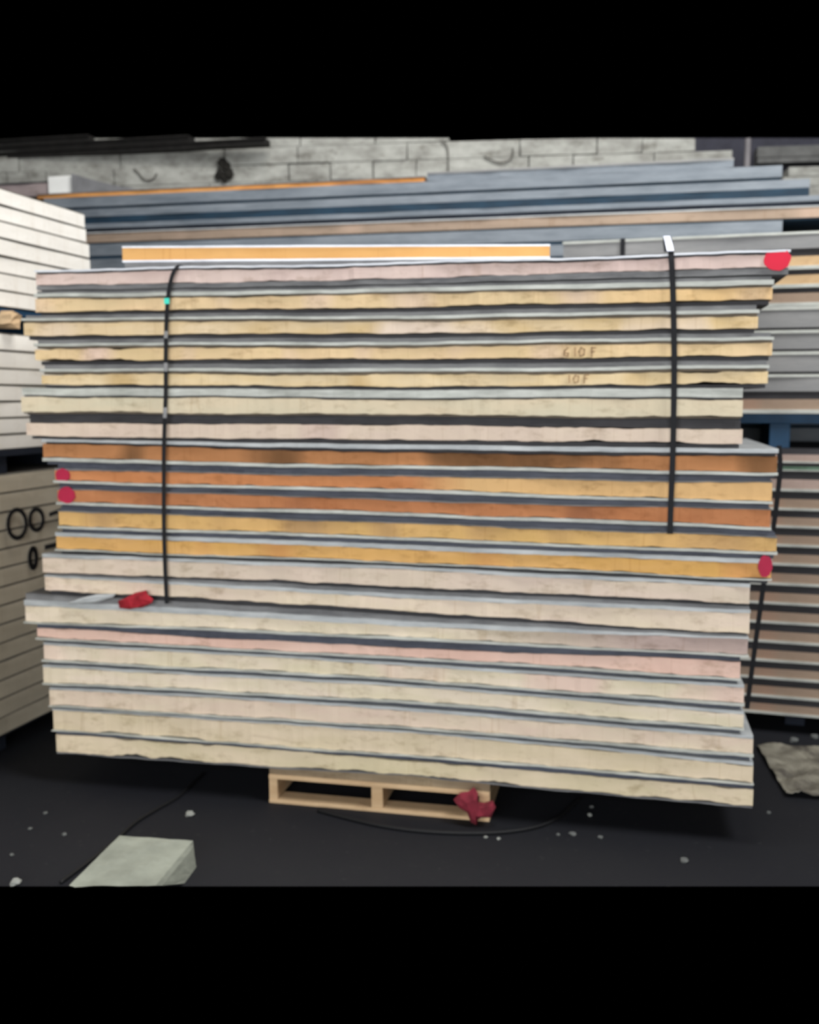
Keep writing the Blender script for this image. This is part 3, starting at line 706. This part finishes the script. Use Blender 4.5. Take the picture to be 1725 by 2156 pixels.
# post and rail at the top right
bm = bmesh.new(); SP = Frame(0, 3.75, 0); tube(bm, [(0, 0, 0), (0, 0, SP.Z(1575, 292))], 0.022, 10)
o = mesh_obj('steel_post', bm, plain('galvanised_post', srgb(122, 118, 120), 0.5)); o.location = (SP.X(1575, 320), 3.75, 0); tag(o, 'slim grey upright steel post behind the back stack at top right', 'post')
bm = bmesh.new(); xa, xb = WD.X(1588, 330), WD.X(1950, 330); za = WD.Z(1650, 338); box(bm, xa, xb, -0.14, -0.001, za, za + 0.085); box(bm, xa, xb, -0.16, -0.001, za - 0.05, za - 0.01)
o = mesh_obj('rail', bm, plain('dusty_grey_rail', srgb(112, 112, 110), 0.8, 0.3)); o.location = WD.o; o.rotation_euler = (0, 0, WD.a); tag(o, 'dusty grey horizontal rail on the dark wall at top right', 'rail')
bm = bmesh.new(); BX = Frame(0, 4.3, 4)
xa, xb = BX.X(1650, 370), BX.X(1850, 370)
zq = BX.Z(1690, 400)
for q in range(8): box(bm, xa + (q % 2) * 0.04, xb, 0, 0.3, zq - 0.42 + q * 0.075, zq - 0.42 + q * 0.075 + 0.07)
box(bm, xa + 0.05, xb, 0.02, 0.3, 0, zq - 0.42)
o = mesh_obj('block_pier', bm, M_BLOCK); o.location = BX.o; o.rotation_euler = (0, 0, BX.a); tag(o, 'pale block pier behind the back stack at the far right', 'pier')
# black clump and cable on the block wall
bm = bmesh.new()
for (px, py, r0) in ((470, 345, 11), (478, 352, 10), (465, 366, 10), (484, 368, 11), (474, 376, 9), (460, 374, 7)):
    P = WF.hit(px, py); x, zc2 = P.dot(WF.x), P.z
    mtx = Matrix.Translation((x, -0.02, zc2)) @ Matrix.Diagonal((1, 0.5, 1.1, 1))
    bmesh.ops.create_icosphere(bm, subdivisions=2, radius=r0 * 0.0038, matrix=mtx)
for v in bm.verts: v.co += Vector([random.uniform(-0.008, 0.008) for _ in range(3)])
o = mesh_obj('dark_clump', bm, plain('dark_clump_tone', srgb(38, 36, 32), 0.95)); o.location = WF.o; o.rotation_euler = (0, 0, WF.a); tag(o, 'black clump on the pale block wall, left of centre', 'rag')
def wall_cable(pts, label, r=0.006):
    bm = bmesh.new(); loc = []
    for px, py in pts:
        P = WF.hit(px, py); loc.append(Vector((P.dot(WF.x), -0.016, P.z)))
    tube(bm, smooth_path(loc, 5), r, 6); o = mesh_obj('hanging_cable', bm, plain('dusty_cable', srgb(96, 92, 86), 0.8), smooth=True)
    o.location = WF.o; o.rotation_euler = (0, 0, WF.a); tag(o, label, 'cable')
wall_cable([(284, 356), (294, 366), (302, 376), (314, 381), (326, 376), (332, 366)], 'thin dark cable looped on the block wall above the orange strip')
wall_cable([(930, 296), (940, 306), (944, 322), (944, 362)], 'thin dark cable running down the block wall near the centre')
wall_cable([(1020, 330), (1040, 340), (1062, 343), (1078, 332), (1080, 312)], 'thin dark cable sagging on the block wall right of centre')

# ------------------------------------------------------------------ bright orange panel lying on the centre stack
OFp = front_pt(258, 548, 0.10)
OF = Frame(OFp.x, OFp.y, 5.5)
xw = OF.X(1158, 535)
zb0 = OF.Z(258, 548); zt0 = OF.Z(258, 522); zb1 = OF.Z(1158, 540); zt1 = OF.Z(1158, 518)
zf = poly3((0, xw / 2, xw), (zb0, (zb0 + zb1) / 2, zb1)); zg = poly3((0, xw / 2, xw), (zt0, (zt0 + zt1) / 2, zt1))
lo = lambda x: min(max(cores[0][1](OF.w(x, 0, 0).x) + 0.0145, 2.0), zf(x) - 0.004)
OM = foam('core_bright_orange', srgb(202, 152, 92), srgb(210, 162, 102), blot=0.03)
panel(OF, 'bright orange foam panel with white edges lying on top of the centre stack', 'insulated panel', None, 0, xw, zf, zg, [(lambda x: zf(x) - 0.008, zf, -0.002, M_WHITE), (lo, lambda x: zf(x) - 0.008, 0.012, M_MID)], [(zg, lambda x: zg(x) + 0.008, -0.002, M_WHITE)], OM, 0.6, 0, 801, 0.002)

# ------------------------------------------------------------------ floor items
def B(px, py, z=0): return floor_at(px, py, z)
tl, tr = B(250, 1757, 0.1), B(410, 1768, 0.1); fl_, fr_ = B(139, 1866, 0.1), B(329, 1866, 0.1)
bl, br = Vector((tl.x, tl.y + 0.01, 0)), Vector((tr.x + 0.01, tr.y, 0))
ub, uc = B(150, 1862, 0), B(378, 1862, 0)
v0 = [bl, br, Vector((fr_.x + 0.0, uc.y + 0.01, 0)), Vector((fl_.x, ub.y + 0.02, 0))]
v1 = [tl, tr, fr_, fl_]
bm = bmesh.new()
org = Vector(((tl.x + tr.x) / 2, (tl.y + fr_.y) / 2, 0))
N = 10; K = 5
def quad(p, u, v): return p[0] * (1 - u) * (1 - v) + p[1] * u * (1 - v) + p[2] * u * v + p[3] * (1 - u) * v
rs = random.Random(12); grid = {}
for i in range(N + 1):
    for j in range(N + 1):
        for k in range(K + 1):
            if i in (0, N) or j in (0, N) or k in (0, K):
                u, v, w_ = i / N, j / N, k / K
                p = quad(v0, u, v) * (1 - w_) + quad(v1, u, v) * w_
                j_ = Vector((rs.uniform(-1, 1), rs.uniform(-1, 1), rs.uniform(-1, 1))) * 0.0008
                if j == N: j_.z = 0; j_.y = abs(j_.y)
                if k == 0: j_ *= 0
                ed2 = (i in (0, N)) + (j == 0) + (k == K)
                if ed2 >= 2: p = p + (quad(v0, .5, .5) * .5 + quad(v1, .5, .5) * .5 - p) * 0.035
                if k == K and 0 < i < N and j > 0: j_.z += 0.004 * math.sin(u * 9 + v * 4) * math.sin(v * 6 + 1.5 + u * 3)
                grid[(i, j, k)] = bm.verts.new(p + j_ - org)
def face(*ks): bm.faces.new([grid[k] for k in ks])
for i in range(N):
    for j in range(N):
        for k in (0, K): face((i, j, k), (i + 1, j, k), (i + 1, j + 1, k), (i, j + 1, k))
for a in range(N):
    for k in range(K):
        for s in (0, N):
            face((a, s, k), (a + 1, s, k), (a + 1, s, k + 1), (a, s, k + 1)); face((s, a, k), (s, a + 1, k), (s, a + 1, k + 1), (s, a, k + 1))
o = mesh_obj('stone_block', bm, M_CONC, smooth=False); o.location = org; tag(o, 'pale grey-green stone block on the floor at lower left', 'stone block')

M_CABLE = plain('black_rubber', srgb(14, 14, 16), 0.6, 0.1)
def cable(pts, r, label):
    P = [B(px, py, r) for px, py in pts]; o0 = P[0].copy(); o0.z = 0
    bm = bmesh.new(); tube(bm, smooth_path([p - o0 for p in P]), r, 8); o = mesh_obj('cable', bm, M_CABLE, smooth=True); o.location = o0; tag(o, label, 'cable')
cable([(670, 1706), (730, 1722), (800, 1738), (880, 1749), (970, 1754), (1060, 1752), (1130, 1741), (1175, 1722), (1205, 1696), (1220, 1682)], 0.008, 'black cable curving on the floor in front of the timber pallet')
cable([(428, 1628), (400, 1655), (375, 1678), (330, 1704), (285, 1732), (245, 1768), (190, 1812), (128, 1858)], 0.007, 'thin black line running along the floor to the stone block')  # second one is a dark line on the floor, built as a tube
# plastic sheet at right
m, nt, b = new_mat('dirty_plastic', 0.4, 0, 0.4)
nt.links.new(ramp(nt, noise(nt, 5, (1, 1, 1), 6, 0.7, 1.0), [(0.35, srgb(76, 72, 66)), (0.5, srgb(118, 114, 102)), (0.68, srgb(150, 146, 132))]), b.inputs['Base Color']); M_PLAST = m
cs = [B(1592, 1573), B(1760, 1583), B(1790, 1690), B(1656, 1680)]
bm = bmesh.new(); n = 22; g = []
rs = random.Random(4)
for i in range(n + 1):
    for j in range(n + 1):
        u, v = i / n, j / n; p = quad(cs, u, v)
        h = 0.006 + 0.012 * abs(math.sin(u * 7 + 3 * v + math.sin(v * 9))) + 0.01 * abs(math.sin(v * 13 + u * 5)) + rs.uniform(0, 0.004)
        if v > 0.93: h += 0.012 * rs.random()
        p.z = h; g.append(bm.verts.new(p - cs[0]))
for i in range(n):
    for j in range(n): bm.faces.new((g[i * (n + 1) + j], g[(i + 1) * (n + 1) + j], g[(i + 1) * (n + 1) + j + 1], g[i * (n + 1) + j + 1]))
o = mesh_obj('plastic_sheet', bm, M_PLAST); o.location = cs[0]; tag(o, 'crumpled dirty plastic sheet on the floor right of the centre stack', 'plastic sheet')
sd = o.modifiers.new('thickness', 'SOLIDIFY'); sd.thickness = 0.003
# scattered chips
M_CHIP = plain('pale_chip', srgb(150, 152, 146), 0.9, 0.2, 40); M_CHIPD = plain('dull_chip', srgb(98, 100, 98), 0.9, 0.2, 40)
chips = [(400, 1714, 0.020, 0, 'pale foam chip on the floor above the stone block'), (64, 1745, 0.009, 1, 'dull chip on the floor at far left'), (96, 1712, 0.010, 1, 'dull chip just above another one at far left'),
 (136, 1757, 0.010, 1, 'dull chip left of the stone block, nearest to it'), (25, 1800, 0.009, 1, 'dull chip near the left edge of the floor'),
 (1023, 1763, 0.008, 0, 'pale chip below the red cloth, left of a pair'), (1050, 1766, 0.009, 0, 'pale chip below the red cloth, right of a pair'),
 (1242, 1716, 0.011, 0, 'pale chip under the right half of the centre stack'), (1246, 1699, 0.010, 1, 'dull chip in the shade beneath the right half of the centre stack'),
 (1206, 1756, 0.014, 1, 'largest dull chip of three on the floor right of the cable'), (1176, 1757, 0.008, 1, 'leftmost dull chip of three right of the cable'), (1265, 1763, 0.010, 1, 'rightmost dull chip of three right of the cable'),
 (1441, 1812, 0.016, 1, 'rounded grey chip alone on the floor at lower right'), (1619, 1711, 0.010, 1, 'grey chip on the floor below the plastic sheet'),
 (1672, 1558, 0.022, 1, 'grey chip on the floor just above the plastic sheet'), (1716, 1551, 0.022, 1, 'grey chip at the right edge of the floor'),
 (33, 1861, 0.022, 0, 'pale stone chip at the lower left edge of the floor')]
for i, (px, py, r, mi, lab) in enumerate(chips):
    rs = random.Random(40 + i); bm = bmesh.new(); bmesh.ops.create_icosphere(bm, subdivisions=2, radius=r)
    for v in bm.verts:
        v.co *= rs.uniform(0.75, 1.15); v.co.z = max(v.co.z * 0.6, -r * 0.35) + r * 0.35; v.co.x *= 1.1
    o = mesh_obj('foam_chip', bm, M_CHIPD if mi else M_CHIP); o.location = B(px, py + r * 130 * (0 if i == 16 else 1)); o.rotation_euler = (0, 0, rs.uniform(0, 3))
    tag(o, lab, 'chip', 'loose chips on the dark floor')
